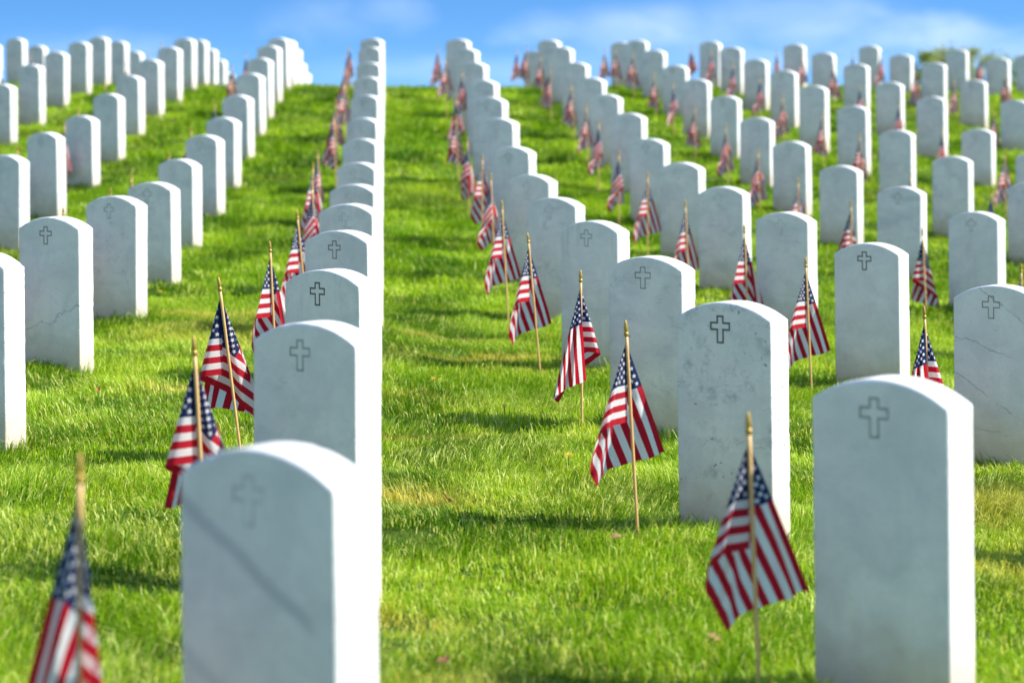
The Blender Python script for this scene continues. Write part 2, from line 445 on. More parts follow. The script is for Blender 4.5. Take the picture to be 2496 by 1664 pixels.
GX0, GX1, GY0, GY1, GS = -16.0, 18.0, -4.0, 60.0, .25
gx = np.arange(GX0, GX1 + 1e-6, GS); gy = np.arange(GY0, GY1 + 1e-6, GS)
mx_, my_ = np.meshgrid(gx, gy)
GZ = lwr(mx_.ravel(), my_.ravel()).reshape(mx_.shape)

def bumps(x, y):
    near = np.clip((70 - np.hypot(x, y)) / 40, 0, 1)
    return near * ((fbm(x * 1.1, y * 1.1, 3) - .5) * .085 + (fbm(x * 4.0, y * 4.0, 9, 2) - .5) * .055)

def ground_z(x, y, bump=True):
    x = np.atleast_1d(np.asarray(x, float)); y = np.atleast_1d(np.asarray(y, float))
    cx = np.clip(x, GX0, GX1 - 1e-6); cy = np.clip(y, GY0, GY1 - 1e-6)
    fx = (cx - GX0) / GS; fy = (cy - GY0) / GS
    ix = np.minimum(fx.astype(int), len(gx) - 2); iy = np.minimum(fy.astype(int), len(gy) - 2)
    tx = fx - ix; ty = fy - iy
    z = (GZ[iy, ix] * (1 - tx) + GZ[iy, ix + 1] * tx) * (1 - ty) + (GZ[iy + 1, ix] * (1 - tx) + GZ[iy + 1, ix + 1] * tx) * ty
    over = np.maximum(0, y - GY1); z = z - 5.0 * (1 - np.exp(-over / 40.0))
    back = np.maximum(0, GY0 - y); z = z - 2.0 * (1 - np.exp(-back / 60.0))
    side = np.maximum(0, np.maximum(GX0 - x, x - GX1)); z = z - 4.5 * (1 - np.exp(-side / 60.0))
    if bump: z = z + bumps(x, y)
    return z

def gz1(x, y): return float(ground_z(x, y)[0])

def axis(lo, hi, step, far):
    a = list(np.arange(lo, hi + 1e-6, step)); d = step; p = hi; up = []
    while p < far: d *= 1.35; p += d; up.append(p)
    d = step; p = lo; dn = []
    while p > -far: d *= 1.35; p -= d; dn.append(p)
    return np.array(dn[::-1] + a + up)
ax_, ay_ = axis(-11, 11, .11, 1500), axis(2.5, 40, .11, 1500)
X, Y = np.meshgrid(ax_, ay_)
Z = ground_z(X.ravel(), Y.ravel())
nx, ny = len(ax_), len(ay_)
gm = bpy.data.meshes.new('ground')
V = np.stack([X.ravel(), Y.ravel(), Z - .015], -1)
q = (np.arange(ny - 1)[:, None] * nx + np.arange(nx - 1)[None, :]).ravel()
F = np.stack([q, q + 1, q + nx + 1, q + nx], -1)
gm.vertices.add(len(V)); gm.vertices.foreach_set('co', V.ravel())
gm.loops.add(F.size); gm.loops.foreach_set('vertex_index', F.ravel().astype(np.int32))
gm.polygons.add(len(F)); gm.polygons.foreach_set('loop_start', np.arange(0, F.size, 4, dtype=np.int32))
gm.polygons.foreach_set('use_smooth', np.ones(len(F), bool))
gm.update(calc_edges=True); gm.validate()
tag(link('ground', gm, M_SOIL), kind='structure')

# ------------------------------------------------------------------ grass
def build_grass():
    px, py, hh, ww, dry, lean = [], [], [], [], [], []
    def band(y0, y1, dens, h, w, marg):
        area_w = 2 * (.235 * y1 + marg)
        n = int(dens * area_w * (y1 - y0))
        x = (RNG.random(n) - .5) * area_w; y = y0 + RNG.random(n) * (y1 - y0)
        k = np.abs(x) < .235 * y + marg
        x, y = x[k], y[k]
        cl = np.clip(.5 + (fbm(x * 3.2, y * 3.2, 21) - .5) * 1.7, 0, 1); big = fbm(x * .7, y * .5, 33)
        k = RNG.random(len(x)) < .55 + .9 * cl
        x, y, cl, big = x[k], y[k], cl[k], big[k]
        px.append(x); py.append(y)
        hh.append(h * (.55 + .75 * RNG.random(len(x)) + .35 * (RNG.random(len(x)) < .05)) * (.46 + 1.1 * cl)); ww.append(w * (.7 + .6 * RNG.random(len(x))))
    band(3.2, 8.5, 14000, .042, .0031, 1.3)
    band(8.5, 14, 9400, .044, .0035, 1.4)
    band(14, 22, 3400, .049, .0060, 1.4)
    band(22, 39, 1150, .058, .0110, 1.5)
    # the longer fringe the mower leaves round each stone
    for (k, i, x, y, yaw, z, f) in STONES:
        if y > 26: continue
        n = int(520 if y < 10 else 320)
        a = RNG.random(n) * 2 - 1; s = RNG.integers(0, 4, n)
        d = np.abs(RNG.normal(0, .022, n)) + .004
        u = np.where(s == 0, a * .19, np.where(s == 1, .165 + d, np.where(s == 2, a * .19, -.165 - d)))
        v = np.where(s == 0, -.05 - d, np.where(s == 1, a * .07, np.where(s == 2, .05 + d, a * .07)))
        c, sn = math.cos(R(yaw)), math.sin(R(yaw))
        px.append(x + sn * .05 + u * c + v * sn); py.append(y + c * .05 - u * sn + v * c)
        hh.append(.040 + .065 * RNG.random(n) ** 2); ww.append(np.full(n, .0035 if y < 14 else .006))
    x = np.concatenate(px); y = np.concatenate(py); h = np.concatenate(hh); w = np.concatenate(ww)
    # keep blades out of the stones
    keep = np.ones(len(x), bool)
    for (k, i, sx, sy, yaw, z, f) in STONES:
        c, sn = math.cos(R(yaw)), math.sin(R(yaw))
        near = np.nonzero((np.abs(x - sx) < .4) & (np.abs(y - sy) < .4))[0]
        rx, ry = x[near] - sx - sn * .05, y[near] - sy - c * .05
        keep[near[(np.abs(rx * c - ry * sn) < .166) & (np.abs(rx * sn + ry * c) < .051)]] = False
    x, y, h, w = x[keep], y[keep], h[keep], w[keep]
    n = len(x)
    dryn = fbm(x * 1.3 + 9, y * .9 + 3, 51); pale = fbm(x * 3.1, y * 2.2, 77); deep = fbm(x * 1.9 + 4, y * 1.6, 91)
    # thin, straw-coloured patches where the turf is worn
    worn = np.zeros(n)
    for (wx, wy, rx, ry) in ((-.32, 7.55, .20, .10), (-.30, 5.75, .16, .09), (-1.25, 9.9, .25, .10), (-.28, 8.9, .25, .06), (-.12, 9.9, .35, .05), (.0, 11.7, .4, .08), (-.35, 12.5, .3, .08), (-1.6, 13.0, .4, .1)):
        worn = np.maximum(worn, np.exp(-(((x - wx) / rx) ** 2 + ((y - wy) / ry) ** 2)))
    worn = np.maximum(worn, np.clip((dryn - .63) * 4, 0, .5) * np.clip(1.6 - y / 14, .25, 1))
    h = h * (1 - .3 * worn)
    z = ground_z(x, y) - .004
    ang = RNG.random(n) * 2 * np.pi
    dirx, diry = np.cos(ang), np.sin(ang)
    wind = fbm(x * 1.2, y * 1.2, 61) * 2 * np.pi * 1.6
    tilt = h * (.2 + 1.0 * RNG.random(n))
    la = np.where(RNG.random(n) < .55, wind, RNG.random(n) * 2 * np.pi)
    lx, ly = np.cos(la) * tilt, np.sin(la) * tilt
    # colours: each blade its own green
    g1 = np.array([.143, .290, .005]); g2 = np.array([.335, .500, .022]); g3 = np.array([.62, .54, .13]); g4 = np.array([.045, .130, .003]); g5 = np.array([.66, .72, .22])
    t = np.clip(.45 + (pale - .5) * 2.4 + RNG.normal(0, .35, n), 0, 1)[:, None]
    col = g1 * (1 - t) + g2 * t
    t = np.clip((deep - .50) * 3.6 + RNG.normal(0, .2, n), 0, .85)[:, None]; col = col * (1 - t) + g4 * t
    t = (RNG.random(n) < (.12 + .22 * np.clip((pale - .45) * 3, 0, 1)) * np.clip(1.5 - y / 16, .2, 1)).astype(float)[:, None] * .85; col = col * (1 - t) + g5 * t
    t = np.clip(worn * .85 + (RNG.random(n) < .045) * .7 * (y < 14), 0, 1)[:, None]; col = col * (1 - t) + g3 * t
    near = y < 14
    V = np.empty((n, 5, 3)); bx, by = dirx * w * .5, diry * w * .5
    V[:, 0] = np.stack([x - bx, y - by, z], -1); V[:, 1] = np.stack([x + bx, y + by, z], -1)
    V[:, 2] = np.stack([x + bx * .8 + lx * .33, y + by * .8 + ly * .33, z + h * .58], -1)
    V[:, 3] = np.stack([x - bx * .8 + lx * .33, y - by * .8 + ly * .33, z + h * .58], -1)
    tz = np.sqrt(np.maximum(h * h - (lx * lx + ly * ly) * .8, (h * .35) ** 2))
    V[:, 4] = np.stack([x + lx, y + ly, z + tz], -1)
    me = bpy.data.meshes.new('grass')
    base = np.arange(n, dtype=np.int32)[:, None] * 5
    quads = base + np.array([0, 1, 2, 3], np.int32); tris = base + np.array([3, 2, 4], np.int32)
    loops = np.concatenate([quads.ravel(), tris.ravel()])
    starts = np.concatenate([np.arange(0, 4 * n, 4), 4 * n + np.arange(0, 3 * n, 3)]).astype(np.int32)
    me.vertices.add(5 * n); me.vertices.foreach_set('co', V.ravel())
    me.loops.add(len(loops)); me.loops.foreach_set('vertex_index', loops)
    me.polygons.add(2 * n); me.polygons.foreach_set('loop_start', starts)
    me.polygons.foreach_set('use_smooth', np.ones(2 * n, bool))
    at = me.color_attributes.new('tint', 'FLOAT_COLOR', 'POINT')
    C = np.ones((n, 5, 4)); C[:, :, :3] = col[:, None, :]
    at.data.foreach_set('color', C.ravel())
    me.update(calc_edges=True)
    o = link('grass', me, M_GRASS)
    tag(o, 'short green mown lawn grass with worn yellowish patches', 'grass', kind='stuff')
    print('blades', n)
build_grass()

# ------------------------------------------------------------------ words for labels
ORD = ['nearest', 'second', 'third', 'fourth', 'fifth', 'sixth', 'seventh', 'eighth', 'ninth', 'tenth', 'eleventh', 'twelfth', 'thirteenth', 'fourteenth', 'fifteenth', 'sixteenth']
NTH = ['first', 'second', 'third', 'fourth', 'fifth', 'sixth', 'seventh', 'eighth']
LINE = {}
for n, k in enumerate('CBAZY'): LINE[k] = NTH[n] + ' line left of the aisle'
for n, k in enumerate('DEFGHIJK'): LINE[k] = NTH[n] + ' line right of the aisle'
FIRST = {'G': 0, 'H': -1}
def place(k, i): return ORD[i - FIRST.get(k, 1)]

LOOK = {
    ('C', 1): 'nearest headstone left of the aisle, broad grey band slanting across its face',
    ('C', 2): 'second headstone in the line left of the aisle, smooth with a pale cross',
    ('C', 3): 'third headstone in the line left of the aisle, lichen specks and sharp dark cross',
    ('D', 1): 'large plain headstone nearest right of the aisle, faint grey cross',
    ('D', 2): 'headstone heavily speckled dark grey with black cross, second right of the aisle',
    ('D', 3): 'third headstone right of the aisle, thin grey scratches under a faint cross',
    ('D', 4): 'fourth headstone right of the aisle, grey streaks running down its left edge',
    ('E', 1): 'headstone with thin black cracks slanting down its face at the right edge',
    ('E', 2): 'clean white headstone with crisp dark cross, behind the nearest right one',
    ('B', 2): 'headstone with wavy bluish vein low on its face and a clear cross',
    ('B', 3): 'headstone with weathered illegible lettering and chipped edge, left of the aisle',
    ('B', 1): 'headstone cut off by the left picture edge, mostly its bright side showing',
}

# ------------------------------------------------------------------ headstones
W_, T_ = .33, .10
def stone_mesh(h, fine, seed, worn):
    rs = random.Random(seed)
    rise = .050; half = W_ / 2; depth = .22
    Rr = (half * half + rise * rise) / (2 * rise); a0 = math.asin(half / Rr)
    step = .014 if fine else .06
    pts = []
    n = max(4, int((h - rise + depth) / step))
    for j in range(n): pts.append((half, -depth + (h - rise + depth) * j / n, 0))
    m = 26 if fine else 14
    for j in range(m + 1):
        a = a0 - 2 * a0 * j / m
        pts.append((Rr * math.sin(a), h - Rr + Rr * math.cos(a), 1))
    for j in range(1, n + 1): pts.append((-half, h - rise - (h - rise + depth) * j / n, 0))
    N = len(pts)
    # inward normal of the outline at each point
    rings = [[] for _ in range(8)]
    ph = [rs.random() * 6.3 for _ in range(8)]
    def wob(s, o): return .5 + .25 * math.sin(s * 9 + ph[o]) + .25 * math.sin(s * 23 + ph[o + 1])
    s = 0
    for j, (x, z, top) in enumerate(pts):
        xa, za, _ = pts[max(0, j - 1)]; xb, zb, _ = pts[min(N - 1, j + 1)]
        tx, tz = xb - xa, zb - za; l = math.hypot(tx, tz) or 1
        nx, nz = -tz / l, tx / l
        if j: s += math.hypot(x - pts[j - 1][0], z - pts[j - 1][1])
        for side, (o, yy, sg) in enumerate(((0, -T_ / 2, 1), (2, T_ / 2, -1))):
            b = (.0045 + .004 * wob(s, o)) * (1.25 if top else 1)
            if fine and worn:
                b += .0012 * rs.random() * worn
                if rs.random() < .05 * worn: b += .008 * rs.random()
            q = []
            for f1, f2 in ((1, 0), (.40, .12), (.12, .40), (0, 1)):
                q.append((x + nx * b * f1, yy + sg * b * f2, z + nz * b * f1))
            if side == 0:
                for r in range(4): rings[r].append(q[r])
            else:
                for r in range(4): rings[7 - r].append(q[r])
    verts = [v for r in rings for v in r]; faces = []; smooth = []
    for r in range(7):
        for j in range(N - 1):
            faces.append((r * N + j, r * N + j + 1, (r + 1) * N + j + 1, (r + 1) * N + j)); smooth.append(True)
    faces.append(tuple(reversed(range(N)))); smooth.append(False)
    faces.append(tuple(range(7 * N, 8 * N))); smooth.append(False)
    me = mesh_from('headstone', verts, faces)
    bm = bmesh.new(); bm.from_mesh(me); bmesh.ops.recalc_face_normals(bm, faces=bm.faces); bm.to_mesh(me); bm.free()
    me.polygons.foreach_set('use_smooth', smooth)
    return me

def cross_mesh(w=.067, h=.080, arm=.0205, g=.0047):
    """outline of a latin cross cut in the face: a ring with sloping sides"""
    a = arm / 2; W = w / 2; t0 = h * .62
    o = [(-a, -h / 2), (a, -h / 2), (a, t0 - h / 2 - a), (W, t0 - h / 2 - a), (W, t0 - h / 2 + a), (a, t0 - h / 2 + a), (a, h / 2), (-a, h / 2), (-a, t0 - h / 2 + a), (-W, t0 - h / 2 + a), (-W, t0 - h / 2 - a), (-a, t0 - h / 2 - a)]
    sg = [(-1, -1), (1, -1), (1, -1), (1, -1), (1, 1), (1, 1), (1, 1), (-1, 1), (-1, 1), (-1, 1), (-1, -1), (-1, -1)]
    N = 12; v = []
    for d, y in ((g / 2, -.0004), (g / 4, -.0012), (-g / 4, -.0012), (-g / 2, -.0004)):
        v += [(x + s * d, y, z + q * d) for (x, z), (s, q) in zip(o, sg)]
    f = [(r * N + j, r * N + (j + 1) % N, (r + 1) * N + (j + 1) % N, (r + 1) * N + j) for r in range(3) for j in range(N)]
    return mesh_from('engraved_cross', v, f)
CROSS = []
for mt in M_CROSS:
    me = cross_mesh(); me.materials.append(mt); CROSS.append(me)
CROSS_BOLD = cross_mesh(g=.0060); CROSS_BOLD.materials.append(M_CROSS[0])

LOOKS = {('C', 1): ('band', (.1, .25, .2)), ('B', 2): ('low_vein', (.22, .25, .3)), ('B', 3): ('worn_words', (.3, .3, .6)), ('E', 1): ('cracks', (.12, .2, .1)),
         ('D', 2): (None, (1.3, .6, .45)), ('C', 3): (None, (.42, .4, .5)), ('C', 2): (None, (.1, .3, .15)), ('D', 1): (None, (.10, .15, .2)), ('E', 2): (None, (.12, .1, .1)),
         ('D', 3): (None, (.55, .45, .2)), ('D', 4): (None, (.2, .35, 1.2)), ('B', 4): (None, (.1, .8, .4))}
CROSS_OF = {('C', 1): 2, ('C', 2): 1, ('C', 3): 3, ('C', 4): 0, ('D', 1): 1, ('D', 2): 3, ('D', 3): 1, ('D', 4): 1, ('D', 5): 2, ('E', 1): 1, ('E', 2): 3, ('E', 3): 2, ('B', 2): 0, ('B', 3): 1, ('F', 1): 1}
for (k, i, x, y, yaw, z, f) in STONES:
    g = float(ground_z(x, y, False)[0])
    h = min(.78, max(.60, (z - g) if z is not None else .68 + random.uniform(-.02, .02)))
    if z is not None: g = z - h
    fine = y < 17
    rnd = random.Random(hash((ord(k), i)))
    me = stone_mesh(h, fine, ord(k) * 50 + i, 2.6 if (k, i) in (('B', 3), ('B', 2), ('B', 1)) else 1.0)
    sp, lk = LOOKS.get((k, i), (None, (rnd.choice((.05, .1, .2, .35, .5)), rnd.uniform(.3, 1.0), rnd.uniform(.1, .8))))
    o = link('headstone', me, M_SPECIAL[sp] if sp else M_STONE)
    c, s = math.cos(R(yaw)), math.sin(R(yaw))
    o.location = (x + s * T_ / 2, y + c * T_ / 2, g)      # the table gives the middle of the front face
    jit = 0 if y < 16 else rnd.uniform(-1.2, 1.2)
    o.rotation_euler = (R(rnd.uniform(-.5, .5)), R(-.7 + rnd.uniform(-.35, .35)), R(-yaw + jit))
    o.color = (lk[0], lk[1], lk[2], 1)
    if (k, i) == ('E', 0): lab = 'headstone just outside the right picture edge, only its shadow in view'
    elif (k, i) in (('F', 0), ('J', 0)): lab = 'headstone hidden beyond the right edge beside ' + ('a half seen flag' if k == 'F' else 'a far blurred flag')
    else: lab = LOOK.get((k, i), 'white marble headstone, %s from the front in the %s' % (place(k, i), LINE[k])).replace('nearest from the front', 'nearest one')
    tag(o, lab, 'headstone', 'white marble headstones standing in lines')
    ci = CROSS_OF.get((k, i), rnd.choice((1, 2, 2)))
    cr = link('engraved_cross', CROSS_BOLD if ci == 3 else CROSS[ci], None, o)
    cr.location = (-.012 + rnd.uniform(-.006, .006), -T_ / 2, h - .080)
    sc = .96 + rnd.uniform(-.05, .05); cr.scale = (sc, 1, sc)

# ------------------------------------------------------------------ flags
def drape(points, seed, tweak=0, sag=1.0):
    """cloth hung from the top of the hoist: every straight line from that corner stays straight, so the
    sheet keeps its size while the direction of those lines follows a path on a sphere"""
    P = np.array(points, float)
    # dense Catmull-Rom path in (sideways, depth) angles
    Q = np.vstack([2 * P[0] - P[1], P, 2 * P[-1] - P[-2]])
    path = []
    for j in range(1, len(Q) - 2):
        p0, p1, p2, p3 = Q[j - 1:j + 3]
        for t in np.linspace(0, 1, 24, endpoint=False):
            path.append(.5 * ((2 * p1) + (-p0 + p2) * t + (2 * p0 - 5 * p1 + 4 * p2 - p3) * t * t + (-p0 + 3 * p1 - 3 * p2 + p3) * t ** 3))
    path.append(P[-1])
    path = np.radians(np.array(path))
    q = np.linspace(0, 1, len(path)); taper = np.clip(q * 4, 0, 1)
    path[:, 1] += taper * (.040 * np.sin(q * 31 + seed * 1.7) + .022 * np.sin(q * 57 + seed))
    path[:, 0] += taper * .016 * np.sin(q * 23 + seed * 2.9)
    D = np.stack([np.sin(path[:, 0]) * np.cos(path[:, 1]), np.sin(path[:, 1]), -np.cos(path[:, 0]) * np.cos(path[:, 1])], -1)
    seg = np.arccos(np.clip((D[1:] * D[:-1]).sum(1), -1, 1)); S = np.r_[0, np.cumsum(seg)]
    S = S * max(.80, math.pi / 2 / S[-1])
    nu, nv = 52, 34
    u, v = np.meshgrid(np.linspace(0, 1, nu), np.linspace(0, 1, nv))
    X, Yv = u * FL, v * FH
    r = np.hypot(X, Yv); ph = np.arctan2(X, Yv + 1e-9)
    d = np.stack([np.interp(ph, S, D[:, a]) for a in range(3)], -1)
    d /= np.linalg.norm(d, axis=-1, keepdims=True)
    co = d * r[..., None]
    # small wrinkles, stronger away from the stick
    wr = (fbm(u * 5 + seed, v * 4, seed) - .5) * .020 * np.clip(u * 3, 0, 1)
    co[..., 1] += wr
    # the cloth sags a little away from the stick
    co[..., 2] -= sag * co[..., 0] ** 2
    me = bpy.data.meshes.new('flag_cloth')
    idx = np.arange(nu * nv).reshape(nv, nu)
    faces = np.stack([idx[:-1, :-1], idx[:-1, 1:], idx[1:, 1:], idx[1:, :-1]], -1).reshape(-1, 4)
    me.from_pydata(co.reshape(-1, 3).tolist(), [], faces.tolist())
    uvl = me.uv_layers.new(name='UVMap')
    vi = np.empty(len(me.loops), np.int32); me.loops.foreach_get('vertex_index', vi)
    uvs = np.stack([u.ravel(), v.ravel()], -1)[vi]
    uvl.data.foreach_set('uv', uvs.ravel().astype(np.float32))
    me.polygons.foreach_set('use_smooth', [True] * len(me.polygons))
    me.materials.append(M_FLAG); me.update()
    return me

V1 = [(0, 0), (-8, -11), (-14, -20), (-17.5, -22), (-17.5, -14), (-15, -5), (-11, 3), (3, 9), (17, 9)]
V1b = [(0, 0), (-8, -11), (-14, -20), (-16, -14), (-14, -3), (-9, 7), (3, 11), (13, 9), (15, 3), (9, -2)]
V2 = [(0, 0), (12, -6), (16, 1), (9, 11), (-3, 13), (-12, 6), (-12, -4), (-5, -13), (1, -20)]
V3 = [(0, 0), (-10, -5), (-14, 0), (-9, 5), (2, 6), (11, 5), (15, 9), (10, 13), (-2, 14), (-9, 13), (-10, 18), (-2, 22)]
V4 = [(0, 0), (-6, -9), (-10, -16), (-12, -6), (-8, 6), (0, 12), (7, 8), (8, -2), (3, -9), (-4, -8)]
V5 = [(0, 0), (8, -9), (12, -16), (14, -7), (9, 5), (-2, 9), (-11, 8), (-15, 1), (-13, -8)]
V7 = [(0, 0), (-13, -4), (-17, 1), (-10, 5), (4, 6), (15, 4), (19, 8), (12, 12), (-5, 13), (-16, 10)]
V6 = [(0, 0), (3, -13), (5, -24), (7, -17), (6, -6), (2, 3), (-7, 9), (-19, 9)]
V8 = [(0, 0), (-10, -9), (-17, -15), (-20, -12), (-20, -4), (-13, 3), (-2, 6), (12, 8), (25, 7)]
SHAPES = {n: drape(p, s) for n, p, s in (('a', V1, 1), ('b', V1b, 2), ('c', V2, 3), ('d', V3, 4), ('e', V4, 5), ('f', V5, 6), ('g', V6, 7), ('h', V7, 8), ('i', V8, 9))}

def lathe(name, prof, n, mat):
    v, f = [], []
    for (r, z) in prof: v += [(r * math.cos(2 * math.pi * a / n), r * math.sin(2 * math.pi * a / n), z) for a in range(n)]
    for j in range(len(prof) - 1):
        for a in range(n): f.append((j * n + a, j * n + (a + 1) % n, (j + 1) * n + (a + 1) % n, (j + 1) * n + a))
    f.append(tuple(range((len(prof) - 1) * n, len(prof) * n)))
    return mesh_from(name, v, f, True, mat)
STICK = lathe('stick', [(.0043, -.14), (.0047, .2), (.0050, .56), (.0050, .60)], 12, M_WOOD)
FINIAL = lathe('finial', [(.0050, -.002), (.0066, .001), (.0076, .004), (.0076, .008), (.0058, .011), (.0048, .013), (.0058, .016), (.0066, .021), (.0062, .027), (.0046, .036), (.0024, .044), (.0006, .0475)], 14, M_GOLD)
WHICH = {('C', 1): 'g', ('C', 2): 'h', ('C', 3): 'h', ('C', 4): 'b', ('C', 5): 'a', ('D', 1): 'i', ('D', 2): 'a', ('D', 3): 'c', ('D', 4): 'a', ('D', 5): 'a', ('E', 1): 'c', ('E', 2): 'a', ('E', 3): 'b', ('E', 5): 'a', ('F', 1): 'd', ('D', 7): 'b'}
SIZE = {('C', 1): (.82, .9, 1.10), ('C', 2): (.95, .95, .95), ('C', 3): (1.02, 1, 1.02), ('D', 1): (.84, .86, .87), ('D', 2): (1.06, .92, .92), ('D', 3): (.97, .97, .97)}
FLOOK = {
    ('D', 2): 'flag with stripes spread wide, planted before the dark speckled headstone',
    ('D', 1): 'large blurred flag at the foot of the plain headstone nearest right',
    ('C', 1): 'strongly blurred flag cut by the bottom edge, beside the nearest left headstone',
    ('D', 3): 'flag folded across its stick, red hem hanging low over open grass',
    ('F', 0): 'flag tip half cut by the right picture edge above the cracked headstone',
    ('J', 0): 'far blurred flag at the right edge whose headstone is out of view',
}
skip = {('E', 0), ('K', 1)}
for (k, i, x, y, yaw, z, f) in STONES:
    if (k, i) in skip: continue
    rnd = random.Random(ord(k) * 977 + i * 31)
    fy = y - .05 if not (k == 'D' and i == 1) else y + .05
    s = fy / (y - .05)
    if f: tx, tz, bx = f[0] * s, (f[1]) * s + ZUP, (None if f[2] is None else f[2] * s)
    else: tx, tz, bx = x - .262 + rnd.uniform(-.03, .03), None, None
    if bx is None: bx = tx + rnd.uniform(-.005, .035)
    g = gz1(bx, fy)
    if tz is None: tz = g + .625 + rnd.uniform(-.03, .03)
    tz = min(max(tz, g + .50), g + .72)
    ty = fy + rnd.uniform(-.02, .02)
    d = Vector((tx - bx, ty - fy, tz - g)); Ls = d.length
    e = bpy.data.objects.new('grave_flag', None); COL.objects.link(e); e.empty_display_size = .05
    e.location = (bx, fy, g)
    e.rotation_mode = 'QUATERNION'
    e.rotation_quaternion = Vector((0, 0, 1)).rotation_difference(d)
    lab = FLOOK.get((k, i), 'small striped flag at the %s headstone of the %s' % (place(k, i) if i >= FIRST.get(k, 1) else 'nearest', LINE[k]))
    tag(e, lab, 'flag', 'small flags on sticks beside the headstones')
    so = link('stick', STICK, None, e); so.location = (0, 0, Ls - .6455)
    fo = link('finial', FINIAL, None, e); fo.location = (0, 0, Ls - .0475)
    sh = WHICH.get((k, i)) or rnd.choice('aaabbbddefhh')
    co = link('flag_cloth', SHAPES[sh], None, e)
    co.location = (-.002, .005, Ls - .064)
    base = -math.atan2(bx, fy)
    co.rotation_euler = (0, .7 * math.atan2(-d.x, d.z), base + R(rnd.uniform(2, 9) if (k, i) in WHICH else rnd.uniform(10, 58)))
    if (k, i) in SIZE: co.scale = SIZE[k, i]
    elif (k, i) not in WHICH:
        q = rnd.uniform(.92, 1.02); co.scale = (q, q, q)

# ------------------------------------------------------------------ small things lying in the grass
M_LEAF = [plain('dead_leaf_tan', (.42, .24, .10), .7, .25), plain('dead_leaf_brown', (.24, .11, .045), .7, .2), plain('dead_leaf_orange', (.62, .27, .05), .7, .3)]
M_PETAL = plain('dandelion_petals', (.80, .55, .02), .6, .2); M_STEM = plain('dandelion_stem', (.12, .22, .03), .6, .2)
def leaf_mesh(seed, mat):
    rs = random.Random(seed); v = []; f = []
    n = 9
    for j in range(n):
        t = j / (n - 1); w = .012 * math.sin(math.pi * min(1, t * 1.02)) ** .7 * (1 + .25 * math.sin(j * 2.4 + seed)) + .0008
        zc = .010 * math.sin(t * 3.0 + seed) + .004
        for a in (-1, 0, 1): v.append((a * w, (t - .5) * .042, zc + abs(a) * w * (.35 + .3 * rs.random())))
    for j in range(n - 1):
        for a in range(2): f.append((j * 3 + a, j * 3 + a + 1, j * 3 + a + 4, j * 3 + a + 3))
    return mesh_from('fallen_leaf', v, f, True, mat)
for n, (x, y, mt, lab) in enumerate((
        (-1.65, 9.68, 2, 'small orange fallen leaf on grass by the wavy veined headstone'),
        (.29, 6.80, 0, 'tan fallen leaf on grass before the speckled headstone flag'),
        (.46, 5.50, 0, 'pale brown fallen leaf near the foot of the large blurred flag'),
        (-.15, 5.28, 1, 'dark brown fallen leaf on the aisle near the bottom edge'),
        (-.20, 7.5, 1, 'brown fallen leaf beside a straw coloured worn patch'))):
    o = link('fallen_leaf', leaf_mesh(n, M_LEAF[mt]))
    o.location = (x, y, gz1(x, y) + .034); o.rotation_euler = (R(14), R(10 * (n - 2)), n * 1.9)
    tag(o, lab, 'leaf', 'fallen leaves on the lawn')
def dandelion(x, y, lab, s=1.0):
    g = gz1(x, y)
    v, f = [], []
    for ring, (r, zt, cnt) in enumerate(((.017, .004, 18), (.012, .008, 14), (.006, .010, 9))):
        for a in range(cnt):
            t = 2 * math.pi * (a + .5 * ring) / cnt; b = len(v); w = 2.2 / cnt
            v += [(.002 * math.cos(t), .002 * math.sin(t), 0), (r * .7 * math.cos(t - w / 2), r * .7 * math.sin(t - w / 2), zt * .8), (r * math.cos(t), r * math.sin(t), zt), (r * .7 * math.cos(t + w / 2), r * .7 * math.sin(t + w / 2), zt * .8)]
            f.append((b, b + 1, b + 2, b + 3))
    stem = lathe('stem', [(.0018, -.06), (.0016, -.02), (.0026, 0)], 7, M_STEM)
    o = link('dandelion', stem); o.location = (x, y, g + .058); o.scale = (s, s, 1)
    tag(o, lab, 'flower', 'yellow dandelions in the lawn')
    h = link('flower_head', mesh_from('flower_head', v, f, False, M_PETAL), None, o); h.rotation_euler = (R(22), R(8), 0)
dandelion(-.33, 10.14, 'small yellow dandelion in the aisle, farthest of the aisle dandelions', .8)
dandelion(-.03, 9.36, 'yellow dandelion in the aisle left of the folded flag')
dandelion(.19, 8.09, 'yellow dandelion beside the tip of the wide striped flag', 1.15)
dandelion(-2.0, 13.76, 'orange yellow dandelion by the chipped headstone left of the aisle')

